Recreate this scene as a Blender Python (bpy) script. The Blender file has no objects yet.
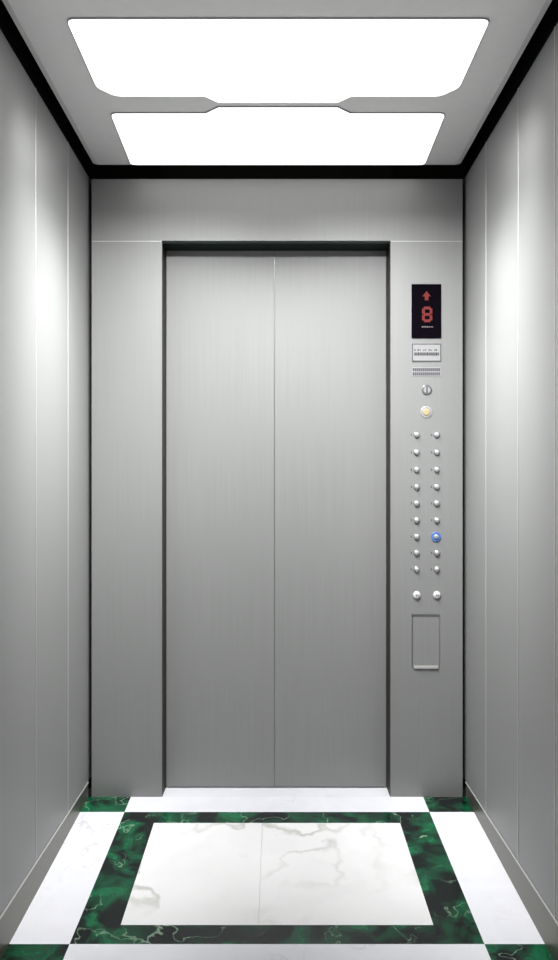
import bpy, bmesh, math
from mathutils import Vector

S = bpy.context.scene
COL = S.collection
# ---------------------------------------------------------------- dimensions (metres)
# the camera stands at the landing side, y = 0; the door wall of the cabin is at y = YF
F, CX, CY = 900.0, 277.0, 492.0
CAMH = 1.118
YF = 3.30          # face of the door wall
YD = 3.40          # face of the sliding leaves
YN = 2.08          # open end of the cabin
W = 0.693          # half width of the cabin
ZC = CAMH + 1.18   # ceiling
ZTOP = CAMH + 1.148  # top of the wall cladding
ZTS = CAMH + 1.160   # the same on the side walls
SL = 46.0 / 900.0  # fall of the floor towards the open end

def fx(px): return (px - CX) / F * YF
def fz(py): return CAMH - (py - CY) / F * YF
def floor_z(y): return SL * (min(y, YF) - YF)

# ---------------------------------------------------------------- materials
def new_mat(name):
    m = bpy.data.materials.new(name); m.use_nodes = True
    nt = m.node_tree
    return m, nt, nt.nodes['Principled BSDF']

def plain(name, col, rough=.5, metal=0.0, emis=None, es=0.0, spec=.5):
    m, nt, b = new_mat(name)
    b.inputs['Base Color'].default_value = (*col, 1)
    b.inputs['Roughness'].default_value = rough
    b.inputs['Metallic'].default_value = metal
    b.inputs['Specular IOR Level'].default_value = spec
    if emis:
        b.inputs['Emission Color'].default_value = (*emis, 1)
        b.inputs['Emission Strength'].default_value = es
    return m

def brushed(name, col, rough, metal=1.0, var=.06, grain=(260, 260, 2.2), bump=.03, aniso=0.0, spec=.5):
    m, nt, b = new_mat(name)
    N, L = nt.nodes, nt.links
    tc = N.new('ShaderNodeTexCoord'); mp = N.new('ShaderNodeMapping')
    mp.inputs['Scale'].default_value = grain
    L.new(tc.outputs['Object'], mp.inputs['Vector'])
    no = N.new('ShaderNodeTexNoise'); no.inputs['Scale'].default_value = 1.0
    no.inputs['Detail'].default_value = 5; no.inputs['Roughness'].default_value = .6
    L.new(mp.outputs[0], no.inputs['Vector'])
    mr = N.new('ShaderNodeMapRange')
    mr.inputs['From Min'].default_value = .3; mr.inputs['From Max'].default_value = .7
    mr.inputs['To Min'].default_value = 1 - var; mr.inputs['To Max'].default_value = 1 + var
    L.new(no.outputs['Fac'], mr.inputs['Value'])
    mx = N.new('ShaderNodeVectorMath'); mx.operation = 'SCALE'
    mx.inputs[0].default_value = col
    L.new(mr.outputs[0], mx.inputs['Scale'])
    L.new(mx.outputs[0], b.inputs['Base Color'])
    r2 = N.new('ShaderNodeMapRange')
    r2.inputs['To Min'].default_value = rough - .05; r2.inputs['To Max'].default_value = rough + .05
    L.new(no.outputs['Fac'], r2.inputs['Value'])
    L.new(r2.outputs[0], b.inputs['Roughness'])
    bp = N.new('ShaderNodeBump'); bp.inputs['Strength'].default_value = bump
    bp.inputs['Distance'].default_value = .001
    L.new(no.outputs['Fac'], bp.inputs['Height']); L.new(bp.outputs[0], b.inputs['Normal'])
    b.inputs['Metallic'].default_value = metal
    b.inputs['Anisotropic'].default_value = aniso
    b.inputs['Specular IOR Level'].default_value = spec
    return m

def marble(name, c0, c1, c2, scale, vein_w, rough=.25, rot=.6, warp=1.5, r0=.42, r1_=.64):
    """c0 ground colour, c1 broad clouding, c2 veins"""
    m, nt, b = new_mat(name)
    N, L = nt.nodes, nt.links
    tc = N.new('ShaderNodeTexCoord'); mp = N.new('ShaderNodeMapping')
    mp.inputs['Scale'].default_value = (scale, scale * .8, scale)
    mp.inputs['Rotation'].default_value = (0, 0, rot)
    L.new(tc.outputs['Object'], mp.inputs['Vector'])
    wp = N.new('ShaderNodeTexNoise'); wp.inputs['Scale'].default_value = 1.7; wp.inputs['Detail'].default_value = 5
    L.new(mp.outputs[0], wp.inputs['Vector'])
    sc = N.new('ShaderNodeVectorMath'); sc.operation = 'SCALE'; sc.inputs['Scale'].default_value = warp
    L.new(wp.outputs['Color'], sc.inputs[0])
    ad = N.new('ShaderNodeVectorMath'); ad.operation = 'ADD'
    L.new(mp.outputs[0], ad.inputs[0]); L.new(sc.outputs[0], ad.inputs[1])
    cl = N.new('ShaderNodeTexNoise'); cl.inputs['Scale'].default_value = 2.2; cl.inputs['Detail'].default_value = 6
    L.new(ad.outputs[0], cl.inputs['Vector'])
    r1 = N.new('ShaderNodeValToRGB')
    r1.color_ramp.elements[0].position = r0; r1.color_ramp.elements[0].color = (*c0, 1)
    r1.color_ramp.elements[1].position = r1_; r1.color_ramp.elements[1].color = (*c1, 1)
    L.new(cl.outputs['Fac'], r1.inputs[0])
    vn = N.new('ShaderNodeTexNoise'); vn.inputs['Scale'].default_value = 1.3; vn.inputs['Detail'].default_value = 2.5
    vn.inputs['Roughness'].default_value = .5
    L.new(ad.outputs[0], vn.inputs['Vector'])
    sb = N.new('ShaderNodeMath'); sb.operation = 'SUBTRACT'; sb.inputs[1].default_value = .5
    L.new(vn.outputs['Fac'], sb.inputs[0])
    ab = N.new('ShaderNodeMath'); ab.operation = 'ABSOLUTE'; L.new(sb.outputs[0], ab.inputs[0])
    r2 = N.new('ShaderNodeMapRange'); r2.inputs['From Min'].default_value = 0; r2.inputs['From Max'].default_value = vein_w
    r2.inputs['To Min'].default_value = 1; r2.inputs['To Max'].default_value = 0
    L.new(ab.outputs[0], r2.inputs['Value'])
    bk = N.new('ShaderNodeTexNoise'); bk.inputs['Scale'].default_value = 1.1
    L.new(mp.outputs[0], bk.inputs['Vector'])
    r3 = N.new('ShaderNodeMapRange'); r3.inputs['From Min'].default_value = .42; r3.inputs['From Max'].default_value = .62
    L.new(bk.outputs['Fac'], r3.inputs['Value'])
    mu = N.new('ShaderNodeMath'); mu.operation = 'MULTIPLY'
    L.new(r2.outputs[0], mu.inputs[0]); L.new(r3.outputs[0], mu.inputs[1])
    mx = N.new('ShaderNodeMix'); mx.data_type = 'RGBA'
    L.new(mu.outputs[0], mx.inputs['Factor']); L.new(r1.outputs[0], mx.inputs['A'])
    mx.inputs['B'].default_value = (*c2, 1)
    L.new(mx.outputs['Result'], b.inputs['Base Color'])
    b.inputs['Roughness'].default_value = rough
    return m

STEEL = (.236, .240, .236)
M_wall = brushed('brushed_steel_side', STEEL, .45, metal=.25, var=.03)
M_front = brushed('brushed_steel_front', STEEL, .45, metal=.25, var=.04)
M_door = brushed('brushed_steel_door', STEEL, .5, metal=.25, var=.05)
M_trim = plain('polished_steel_strip', (.52, .52, .50), .4, .4)
M_base = brushed('baseboard_steel', (.13, .13, .105), .40, metal=.7, grain=(2.2, 2.2, 260))
M_ceil = brushed('satin_ceiling', (.86, .86, .85), .45, metal=.2, var=.02, grain=(30, 30, 30))
M_black = plain('black_shadow_channel', (.004, .005, .005), .8, spec=.1)  # black colour puts the shade of the ceiling gap into the backing
M_void = plain('dark_gap_backing', (.014, .014, .011), .7, spec=.1)  # near-black colour standing in for the shade in the panel gaps
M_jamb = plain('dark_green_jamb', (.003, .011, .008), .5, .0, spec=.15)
M_jambside = plain('dark_brown_jamb', (.022, .018, .014), .5, .2, spec=.2)  # near-black brown on the side linings of the opening
M_glow = plain('light_diffuser', (.9, .9, .9), .5, emis=(1, .995, .98), es=1.75)
M_rim = plain('grey_light_rim', (.30, .30, .32), .4, .6)
M_white = marble('white_marble', (.75, .75, .75), (.71, .71, .71), (.46, .46, .43), 2.0, .030, .3, rot=.9, warp=1.0)
M_white2 = marble('white_marble_surround', (.72, .72, .76), (.68, .68, .72), (.56, .56, .58), 2.0, .008, .3)
M_green = marble('green_marble', (.001, .004, .004), (.004, .115, .045), (.24, .36, .25), 4.6, .010, .2, warp=1.0, r0=.45, r1_=.68)
M_seam = plain('grout', (.60, .60, .59), .8)
M_blk = plain('display_glass_black', (.002, .001, .003), .6, spec=.02)
M_red = plain('red_display_glow', (.10, .006, .006), .8, emis=(1, .07, .06), es=.08)
M_dim = plain('dim_display_marks', (.12, .09, .09), .5)
M_plate = plain('pale_plate', (.34, .34, .345), .35, .3)
M_ink = plain('grey_engraving', (.045, .045, .05), .6)
M_edge = plain('plate_outline_grey', (.09, .09, .10), .5, .4)
M_btn = plain('button_cap_steel', (.44, .44, .455), .35, .5)
M_btn2 = plain('door_button_pale', (.68, .67, .68), .35, .2)
M_ring = plain('button_ring_grey', (.20, .20, .21), .35, .7)
M_blue = plain('blue_lit_ring', (.05, .12, .34), .4, emis=(.08, .25, .9), es=.12)
M_amber = plain('amber_lens', (.34, .28, .16), .4, emis=(1, .75, .3), es=.05)

# ---------------------------------------------------------------- mesh helpers
def obj(name, bm, mats, parent=None, loc=None, smooth=False):
    me = bpy.data.meshes.new(name)
    bmesh.ops.recalc_face_normals(bm, faces=bm.faces)
    if smooth:
        for f in bm.faces: f.smooth = True
    bm.to_mesh(me); bm.free()
    o = bpy.data.objects.new(name, me)
    for m in (mats if isinstance(mats, (list, tuple)) else [mats]): me.materials.append(m)
    COL.objects.link(o)
    if parent: o.parent = parent
    if loc: o.location = loc
    return o

def box(bm, x0, x1, y0, y1, z0, z1, bev=0.0, mi=0):
    r = bmesh.ops.create_cube(bm, size=1)
    vs = r['verts']
    for v in vs:
        v.co = Vector(((x0 + x1) / 2 + v.co.x * (x1 - x0), (y0 + y1) / 2 + v.co.y * (y1 - y0), (z0 + z1) / 2 + v.co.z * (z1 - z0)))
    fs = {f for v in vs for f in v.link_faces}
    for f in fs: f.material_index = mi
    if bev:
        bmesh.ops.bevel(bm, geom=list({e for f in fs for e in f.edges}), offset=bev, segments=2, affect='EDGES', profile=.6)
    return bm

def B(*a, **k):
    bm = bmesh.new(); return box(bm, *a, **k)

def prism(bm, pts, h0, h1, axis='z', bev=0.0):
    """polygon pts extruded between h0 and h1 along axis"""
    def mk(p, h): return (p[0], p[1], h) if axis == 'z' else (p[0], h, p[1])
    a = [bm.verts.new(mk(p, h0)) for p in pts]; b = [bm.verts.new(mk(p, h1)) for p in pts]
    n = len(pts)
    fs = [bm.faces.new(a), bm.faces.new(b)]
    for i in range(n): fs.append(bm.faces.new((a[i], a[(i + 1) % n], b[(i + 1) % n], b[i])))
    return bm

def lathe(bm, cx, cz, y, prof, n=28):
    """profile of (radius, outward distance) turned about an axis along y; outwards is -y"""
    rings = []
    for r, d in prof:
        if r < 1e-6: rings.append([bm.verts.new((cx, y - d, cz))])
        else: rings.append([bm.verts.new((cx + r * math.cos(2 * math.pi * i / n), y - d, cz + r * math.sin(2 * math.pi * i / n))) for i in range(n)])
    for A, C in zip(rings, rings[1:]):
        for i in range(n):
            j = (i + 1) % n
            if len(A) == 1 and len(C) == 1: continue
            if len(C) == 1: bm.faces.new((A[i], A[j], C[0]))
            elif len(A) == 1: bm.faces.new((A[0], C[i], C[j]))
            else: bm.faces.new((A[i], A[j], C[j], C[i]))
    return bm

def struct(o, label=None):
    o['kind'] = 'structure'
    if label: o['label'] = label
    return o

def empty(name, loc=(0, 0, 0)):
    o = bpy.data.objects.new(name, None); o.location = loc; o.empty_display_size = .1
    COL.objects.link(o); return o

# ---------------------------------------------------------------- floor (falls gently to the open end)
def slab(bm, pts, t=.012, top=0.0):
    """tile polygon following the floor plane"""
    a = [bm.verts.new((x, y, floor_z(y) + top)) for x, y in pts]
    b = [bm.verts.new((x, y, floor_z(y) + top - t)) for x, y in pts]
    n = len(pts); bm.faces.new(a); bm.faces.new(b)
    for i in range(n): bm.faces.new((a[i], a[(i + 1) % n], b[(i + 1) % n], b[i]))
    return bm
def rect(x0, x1, y0, y1): return [(x0, y0), (x1, y0), (x1, y1), (x0, y1)]

GX, GI = .536, .420                    # green border, outer and inner half widths
Y0, Y1, Y2, Y3 = 2.325, 2.4175, 3.072, 3.164
bm = bmesh.new()
slab(bm, rect(-W - .06, W + .06, YN, YF), .05, -.012)
floor = struct(obj('floor', bm, M_seam), 'marble lift floor of white fields and dark green bands')
bm = bmesh.new()
slab(bm, rect(-GI, -.0503, Y1, Y2)); slab(bm, rect(-.0497, GI, Y1, Y2))
obj('center_panel', bm, M_white, floor)['label'] = 'white veined marble centre panel'
bm = bmesh.new()
slab(bm, rect(-GX, GX, Y0, Y1)); slab(bm, rect(-GX, GX, Y2, Y3))
slab(bm, rect(-GX, -GI, Y1, Y2)); slab(bm, rect(GI, GX, Y1, Y2))
obj('green_border', bm, M_green, floor)['label'] = 'dark green marble frame'
for s in (-1, 1):
    bm = bmesh.new(); slab(bm, rect(*sorted((s * GX, s * (W + .012))), Y0, Y3))
    obj('side_strip', bm, M_white2, floor)['label'] = 'white marble side strip'
    for y0, y1 in ((YN, Y0), (Y3, YF)):
        bm = bmesh.new(); slab(bm, rect(*sorted((s * GX, s * (W + .012))), y0, y1))
        obj('corner_tile', bm, M_green, floor)['label'] = 'dark green marble corner tile'
bm = bmesh.new(); slab(bm, rect(-GX, GX, YN, Y0))
obj('end_strip', bm, M_white2, floor)['label'] = 'white marble end strip'
bm = bmesh.new(); slab(bm, rect(-GX, GX, Y3, YF))
obj('end_strip', bm, M_white2, floor)['label'] = 'white marble end strip'
bm = B(fx(162), fx(390.5), YF, YD + .05, -.03, 0)
obj('threshold', bm, M_white2, floor)['label'] = 'white marble threshold at the lift doors'

# ---------------------------------------------------------------- side walls
ZB = CAMH - 1.063          # top of the baseboard
SEAMS = [2.245, 2.585, 2.984]
for s, nm in ((-1, 'left'), (1, 'right')):
    bm = B(*sorted((s * (W + .02), s * (W + .06))), YN, YD + .06, -.16, ZC + .10)
    wall = struct(obj('wall_' + nm, bm, M_black), 'brushed steel %s side wall of the lift' % nm)
    ys = [YN] + SEAMS + [3.40]
    for a, b in zip(ys, ys[1:]):
        bm = B(*sorted((s * W, s * (W + .018))), a + .0022, b - .0022, ZB + .002, ZTS, bev=.0012)
        obj('steel_panel', bm, M_wall, wall)
    for y in SEAMS:
        bm = B(*sorted((s * (W - .0010), s * (W + .016))), y - .0021, y + .0021, ZB + .002, ZTS)
        obj('joint_strip', bm, M_trim, wall)['label'] = 'bright thin joint strip between panels'
    # baseboard: level top edge, foot following the floor
    bm = bmesh.new()
    pts = [(YN, floor_z(YN)), (YF + .0, floor_z(YF)), (YF + .0, ZB), (YN, ZB)]
    xa, xb = s * (W - .001), s * (W + .019)
    a = [bm.verts.new((xa, y, z)) for y, z in pts]; b = [bm.verts.new((xb, y, z)) for y, z in pts]
    bm.faces.new(a); bm.faces.new(b)
    for i in range(4): bm.faces.new((a[i], a[(i + 1) % 4], b[(i + 1) % 4], b[i]))
    bb = struct(obj('baseboard_' + nm, bm, M_base), 'dull grey steel baseboard along the %s wall' % nm)
    bm = B(*sorted((s * (W - .0030), s * (W + .0))), YN, YF, ZB - .0035, ZB + .0008)
    bb2 = obj('top_bead', bm, M_trim, bb); bb2['label'] = 'bright bead along the top edge'

# ---------------------------------------------------------------- door wall
xl, xr, zd = fx(162), fx(390.5), fz(243)
XR = fx(462.7); XL = fx(91.5)
bm = B(-W - .02, xl - .012, 3.40, 3.46, 0, ZC + .10)
box(bm, xr + .012, W + .02, 3.40, 3.46, 0, ZC + .10)
box(bm, xl - .012, xr + .012, 3.345, 3.395, zd + .03, ZC + .10)
box(bm, xl - .012, xr + .012, 3.455, 3.46, 0, ZC + .10)
wf = struct(obj('wall_front', bm, M_void), 'lift front wall of brushed steel around the doors')
seam = fz(241.3)
o = obj('return_panel', B(XL, xl, YF, 3.345, 0.0, seam - .0012, bev=.0015), M_front, wf); o['label'] = 'brushed steel column panel left of the doors'
o = obj('return_panel', B(xr, XR, YF, 3.345, 0.0, seam - .0012, bev=.0015), M_front, wf); o['label'] = 'brushed steel column panel that carries the lift buttons'
o = obj('transom_panel', B(XL, XR, YF, 3.340, seam + .0012, ZTOP, bev=.0015), M_front, wf); o['label'] = 'brushed steel panel above the doors'
for a, b in ((XL, xl), (xr, XR)):
    o = obj('joint_strip', B(a + .001, b - .001, YF - .0006, YF + .02, seam - .0014, seam + .0014), M_trim, wf)
    o['label'] = 'bright thin joint line at the door head'
# jamb linings: dark reveal round the doors
j = empty('trim_1', (0, YF, 0)); struct(j, 'dark reveal around the lift door opening')
def jb(name, *a, m=M_jambside):
    bm = B(*a); o = obj(name, bm, m, j); o.matrix_parent_inverse = j.matrix_world.inverted(); o.location = (0, -YF, 0); return o
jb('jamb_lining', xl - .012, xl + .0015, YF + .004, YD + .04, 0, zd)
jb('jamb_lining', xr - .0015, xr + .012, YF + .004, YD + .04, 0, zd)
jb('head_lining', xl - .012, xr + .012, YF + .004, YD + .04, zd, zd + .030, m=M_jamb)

# sliding leaves
xm = (274.5 - CX) / F * YD
for n, (a, b) in enumerate(((xl + .003, xm - .0010), (xm + .0010, xr - .003))):
    d = struct(obj('door_%d' % (n + 1), B(a, b, YD, YD + .03, .004, zd - .001, bev=.0018), M_door),
               'brushed steel sliding lift door leaf, %s one' % ('left', 'right')[n])
obj('meeting_strip', B(xm - .0009, xm + .0009, YD + .0015, YD + .02, .004, zd - .001), M_ring, bpy.data.objects['door_1'])

# ---------------------------------------------------------------- ceiling with two light panels
XCE = W - .025
zc = ZC
cy = lambda py: F * (ZC - CAMH) / (CY - py)
cxx = lambda px, py: (px - 278.5) / F * cy(py)
def mirror(p): return p + [(-x, y) for x, y in reversed(p)]
def rounded(pts, r, idx, n=5):
    out = []
    N_ = len(pts)
    for i, p in enumerate(pts):
        if i not in idx: out.append(p); continue
        p0 = Vector(pts[i - 1]); p1 = Vector(p); p2 = Vector(pts[(i + 1) % N_])
        a = p1 + (p0 - p1).normalized() * r; c = p1 + (p2 - p1).normalized() * r
        for k in range(n + 1):
            t = k / n
            q = (1 - t) ** 2 * a + 2 * t * (1 - t) * p1 + t * t * c
            out.append((q.x, q.y))
    return out
HX = .527
A0, A1, A2 = cy(18), cy(94.8), cy(101.0)
C0, C1, C2 = cy(106.5), cy(112.5), cy(163.5)
halfA = [(-HX, A0), (-HX, cy(86)), (-HX + .045, A1), (-.218, A1), (-.180, A2)]
halfC = [(-.182, C0), (-.224, C1), (-HX + .007, C1), (-HX, C2)]
polyA = rounded(mirror(halfA), .022, (0, 1, 2, len(halfA) * 2 - 1, len(halfA) * 2 - 2, len(halfA) * 2 - 3))
halfC = [(-.182, C0), (-.224, C1), (-HX + .007, C1), (-HX, C2)]
polyC = rounded(mirror(halfC), .022, (2, 3, 4, 5))
# ceiling sheet with a box behind
bm = bmesh.new()
box(bm, -XCE, XCE, YN, YF - .035, ZC, ZC + .05, bev=.022)
ceil = struct(obj('ceiling', bm, M_ceil), 'satin grey lift ceiling sheet')
bm = B(-W - .06, W + .06, YN, YD + .06, ZC + .10, ZC + .13)
struct(obj('trim_2', bm, M_black), 'black lid painting in the dark above the ceiling sheet')
def grow(p, g):
    cx_ = 0; cyy = sum(q[1] for q in p) / len(p)
    return [(x + g * (1 if x > 0 else -1), y + g * (1 if y > cyy else -1)) for x, y in p]
for nm, poly, lab in (('ceiling_light', polyA, 'larger white glowing ceiling light panel nearest the viewer'),
                      ('ceiling_light', polyC, 'smaller white glowing ceiling light panel nearest the doors')):
    e = empty(nm, (.003, sum(p[1] for p in poly) / len(poly), ZC))
    e['label'] = lab; e['category'] = 'ceiling light'; e['group'] = 'light panels in the lift ceiling'
    oy = e.location.y
    loc = lambda P: [(x, y - oy) for x, y in P]
    obj('frame', prism(bmesh.new(), loc(grow(poly, .0026)), -.0035, -.0001), M_rim, e)
    obj('diffuser', prism(bmesh.new(), loc(poly), -.0050, -.0036), M_glow, e)

# added area lamps just under the two diffusers, narrowing the panels' light downwards
for yy0, yy1, pw in ((A0, A1, .9), (C1, C2, .5)):
    ld = bpy.data.lights.new('ceiling_light_beam', 'AREA'); ld.shape = 'RECTANGLE'
    ld.size = 2 * HX - .06; ld.size_y = (yy1 - yy0) - .04
    ld.energy = pw; ld.spread = math.radians(92); ld.color = (1, .995, .98)
    lo = bpy.data.objects.new('ceiling_light_beam', ld); COL.objects.link(lo)
    lo.location = (0, (yy0 + yy1) / 2, ZC - .007)
# unseen lamps added under the diffusers to brighten the door wall and side walls
def aim(name, ld, loc, tgt):
    lo = bpy.data.objects.new(name, ld); COL.objects.link(lo); lo.location = loc
    lo.rotation_euler = (Vector(tgt) - Vector(loc)).to_track_quat('-Z', 'Y').to_euler()
    return lo
for s in (-1, 1):
    ld = bpy.data.lights.new('door_fill', 'AREA'); ld.shape = 'RECTANGLE'; ld.size = .48; ld.size_y = .02
    ld.energy = 9.0; ld.spread = math.radians(86)
    aim('door_fill', ld, (s * .26, 2.30, ZC - .014), (s * .50, 3.35, 1.00))
for s in (-1, 1):
    ld = bpy.data.lights.new('side_fill', 'AREA'); ld.shape = 'RECTANGLE'; ld.size = .70; ld.size_y = .02
    ld.energy = 10.5; ld.spread = math.radians(72)
    o = aim('side_fill', ld, (s * -.05, 2.66, ZC - .014), (s * .69, 2.62, 1.18))
    ld = bpy.data.lights.new('side_spot', 'SPOT'); ld.energy = 24; ld.spot_size = math.radians(58); ld.spot_blend = 1; ld.shadow_soft_size = .01
    aim('side_spot', ld, (s * .26, 2.84, ZC - .02), (s * .69, 2.77, 1.32))

# ---------------------------------------------------------------- control panel on the right column
PX, PZ = fx(427), fz(480)
cp = empty('control_panel', (PX, YF, PZ))
cp['label'] = 'lift control panel with black floor display and two columns of round buttons'
cp['category'] = 'control panel'
def part(name, bm, m, parent=cp, smooth=False, label=None):
    bmesh.ops.translate(bm, verts=bm.verts, vec=(-PX, -YF, -PZ))
    o = obj(name, bm, m, parent, smooth=smooth)
    if label: o['label'] = label
    return o
def pb(px0, px1, py0, py1, t0, t1, bev=0, bm=None):
    bm = bm or bmesh.new()
    return box(bm, fx(px0), fx(px1), YF - t1, YF - t0, fz(py1), fz(py0), bev=bev)
# display
disp = part('display', pb(411.5, 441.2, 284.3, 338.3, 0, .004, .001), M_blk, label='black glass floor display')
cxd = 427
def ppoly(pts, t0, t1, bm=None):
    return prism(bm or bmesh.new(), [(fx(a), fz(b)) for a, b in pts], YF - t0, YF - t1, axis='y')
part('up_arrow', ppoly([(cxd - 4.8, 296.6), (cxd - .6, 291.4), (cxd + 3.6, 296.6), (cxd + 1.2, 296.6), (cxd + 1.2, 300.5), (cxd - 2.4, 300.5), (cxd - 2.4, 296.6)], .004, .0046), M_red, disp, label='red up arrow')
bm = bmesh.new()
x0, x1, y0, ym, y1, w = 421.9, 432.1, 306.9, 314.6, 322.3, 2.7
for q in ((x0 + 1.9, x1 - 1.9, y0, y0 + w), (x0 + 1.7, x1 - 1.7, ym - w / 2, ym + w / 2), (x0 + 1.9, x1 - 1.9, y1 - w, y1),
          (x0, x0 + w, y0 + 1.7, ym - .6), (x1 - w, x1, y0 + 1.7, ym - .6), (x0, x0 + w, ym + .6, y1 - 1.7), (x1 - w, x1, ym + .6, y1 - 1.7)):
    pb(q[0], q[1], q[2], q[3], .004, .0046 + .00001 * int(q[0] * 7 % 5), bm=bm)
part('floor_digit', bm, M_red, disp, label='red digit 8')
bm = bmesh.new()
for a, b in ((421.5, 423.4), (424, 425.6), (426.2, 428.2), (428.8, 430.2), (431, 432.8)): pb(a, b, 326.4, 327.7, .004, .0045, bm=bm)
part('small_marks', bm, M_dim, disp, label='dim tiny marks under the digit')
# rating plate
pl = part('rating_plate', pb(412, 441, 343.8, 361.6, 0, .0022, .0006), M_plate, label='pale plate with a grey outline and text rows')
bm = bmesh.new()
for q in ((412, 441, 343.8, 344.7), (412, 441, 360.7, 361.6), (412, 412.9, 344.7, 360.7), (440.1, 441, 344.7, 360.7)): pb(*q, .0022, .0028, bm=bm)
part('outline', bm, M_edge, pl)
bm = bmesh.new()
xx = 414.2; k = 0
while xx < 438.6:
    ww = (1.5, 1.0, 1.9, 1.2, 1.6)[k % 5]
    pb(xx, min(xx + ww, 439.2), 352.6, 355.6, .0022, .0027, bm=bm)
    if k % 3 != 1: pb(xx, min(xx + ww * .8, 439.2), 349.2 + (k % 2) * .5, 350.9, .0022, .0025, bm=bm)
    xx += ww + .35; k += 1
part('text_rows', bm, M_ink, pl, label='small grey lettering too small to read')
# speaker slots
gr = part('speaker_grille', pb(412, 440.5, 367.2, 376.4, 0, .0012), M_plate, label='speaker grille of fine dark slots')
bm = bmesh.new()
for r in range(2):
    for c in range(14):
        pb(412.6 + c * 1.98, 414.2 + c * 1.98, 368.1 + r * 4.2, 371.3 + r * 4.2, .0012, .0016, bm=bm)
part('slots', bm, M_edge, gr)
# key switch and amber call lamp
k = part('key_switch', lathe(bmesh.new(), fx(426.7), fz(390), YF, [(.0185, 0), (.0185, .003), (.0165, .0045), (.0150, .0045), (.0, .0045)]), M_ring, smooth=False, label='round grey key switch')
part('key_barrel', lathe(bmesh.new(), fx(426.7), fz(390), YF, [(.0120, .0045), (.0120, .0060), (.0, .0060)]), M_plate, k)
part('key_slot', B(fx(426.1), fx(427.3), YF - .0068, YF - .006, fz(393), fz(387)), M_ink, k)
k = part('alarm_button', lathe(bmesh.new(), fx(426.2), fz(412.2), YF, [(.0215, 0), (.0215, .0018), (.0190, .003), (.0165, .003), (.0, .003)]), M_plate, label='round button with amber lens')
part('amber_lens', lathe(bmesh.new(), fx(426.2), fz(412.2), YF, [(.0125, .003), (.0125, .005), (.0100, .0064), (.0, .0066)]), M_amber, k, smooth=False)

# buttons
ROWS = [435, 452.5, 469.8, 487, 503.5, 520.3, 536.8, 553, 569.5]
def button_meshes(rad):
    a = lathe(bmesh.new(), 0, 0, 0, [(rad * 1.14, 0), (rad * 1.14, .0015), (rad * 1.03, .0022), (rad * .99, .0022), (0, .0022)], 32)
    c = lathe(bmesh.new(), 0, 0, 0, [(rad * .97, .0022), (rad * .97, .0045), (rad * .90, .0066), (rad * .72, .0086), (rad * .4, .0098), (0, .0102)], 32)
    return a, c
a, c = button_meshes(.0100)
b0 = obj('floor_button', a, M_ring, cp); c0 = obj('button_cap', c, M_btn, b0, smooth=True)
tk = obj('floor_mark', B(-.0215, -.0178, -.0006, 0, -.0035, .0045), M_edge, b0)
first = True
for r, py in enumerate(ROWS):
    for cxp in (416.7, 436.8):
        if cxp > 430 and r == 6: continue
        if first: o = b0; first = False
        else:
            o = b0.copy(); COL.objects.link(o); o.parent = cp
            for ch in (c0, tk):
                q = ch.copy(); COL.objects.link(q); q.parent = o
        o.location = (fx(cxp) - PX, 0, fz(py) - PZ)
# lit button
a = lathe(bmesh.new(), 0, 0, 0, [(.0180, 0), (.0180, .0030), (.0165, .0042), (.0130, .0042), (0, .0030)], 32)
lb = obj('floor_button', a, M_blue, cp); lb.location = (fx(436) - PX, 0, fz(536.8) - PZ); lb['label'] = 'floor button with a blue lit ring'
a, c = button_meshes(.0100); a.free(); obj('button_cap', c, M_plate, lb, smooth=True)
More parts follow.
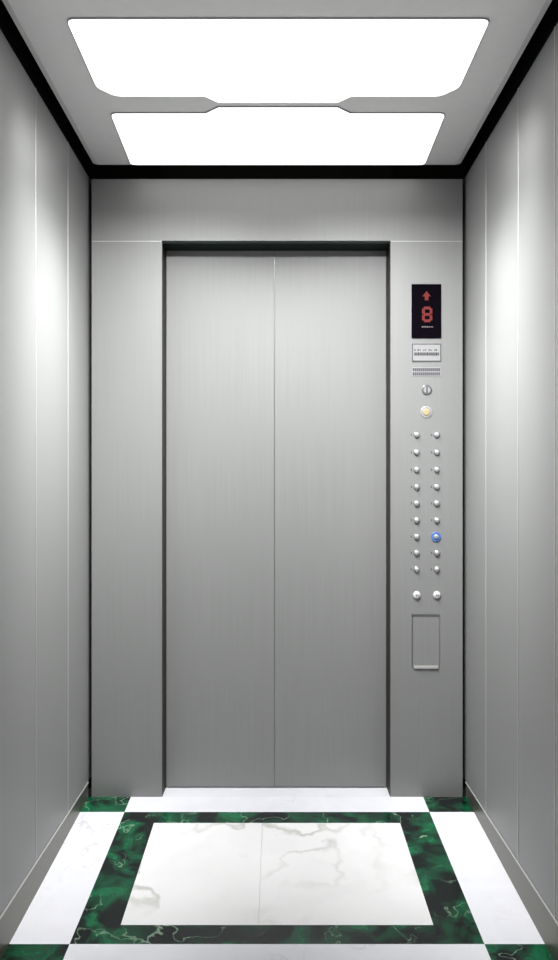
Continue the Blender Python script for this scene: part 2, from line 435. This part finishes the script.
# door open / close buttons, slightly larger, with an arrow relief
for cxp, sgn in ((416.7, 1), (436.8, -1)):
    a, c = button_meshes(.0135)
    o = obj('door_button', a, M_plate, cp); o.location = (fx(cxp) - PX, 0, fz(595) - PZ); o['label'] = 'larger pale door button in the bottom pair'
    obj('button_cap', c, M_btn2, o, smooth=True)
    bm = bmesh.new()
    for q in (-1, 1): prism(bm, [(q * .0015, -.004), (q * .0065, 0), (q * .0015, .004)], -.0100, -.0108, axis='y')
    obj('arrows', bm, M_ink, o)
# service hatch
h = part('service_hatch', pb(413.0, 439.3, 616.0, 668.0, 0, .0012, .0005), M_front, label='small rectangular service hatch')
part('hinge', pb(411.5, 439.6, 613.8, 616.0, 0, .0030, .0008), M_ring, h, label='dark hinge strip')
part('edge_gap', pb(411.6, 413.0, 616.0, 667.5, 0, .0009), M_ring, h)
part('edge_gap', pb(439.3, 440.0, 616.0, 667.5, 0, .0009), M_ring, h)
part('pull_ledge', pb(414, 438, 665.6, 668.4, .0012, .0060, .0010), M_trim, h, label='bright pull ledge')

# ---------------------------------------------------------------- world: added dim ambient, stronger from below to lift the ceiling and upper walls
wd = bpy.data.worlds.new('World'); S.world = wd; wd.use_nodes = True
N, L = wd.node_tree.nodes, wd.node_tree.links
bg = N['Background']
tc = N.new('ShaderNodeTexCoord'); sp = N.new('ShaderNodeSeparateXYZ')
L.new(tc.outputs['Generated'], sp.inputs[0])
rp = N.new('ShaderNodeValToRGB')
mr = N.new('ShaderNodeMapRange'); mr.inputs['From Min'].default_value = -1; mr.inputs['From Max'].default_value = 1
L.new(sp.outputs['Z'], mr.inputs['Value']); L.new(mr.outputs[0], rp.inputs[0])
cr = rp.color_ramp
cr.elements[0].position = .40; cr.elements[0].color = (.60, .60, .60, 1)
cr.elements[1].position = .62; cr.elements[1].color = (.06, .06, .06, 1)
L.new(rp.outputs[0], bg.inputs['Color']); bg.inputs['Strength'].default_value = .6

# ---------------------------------------------------------------- camera
cam = bpy.data.cameras.new('Camera'); co = bpy.data.objects.new('Camera', cam); COL.objects.link(co)
cam.sensor_fit = 'VERTICAL'; cam.sensor_height = 36; cam.lens = F / 960 * 36
cam.shift_x = (279 - CX) / 960; cam.shift_y = (CY - 480) / 960
co.location = (0, 0, CAMH); co.rotation_euler = (math.pi / 2, 0, 0)
cam.clip_start = .05
S.camera = co
vs = S.view_settings
vs.view_transform = 'Standard'; vs.look = 'None'; vs.gamma = 1; vs.use_curve_mapping = False
vs.exposure = 0
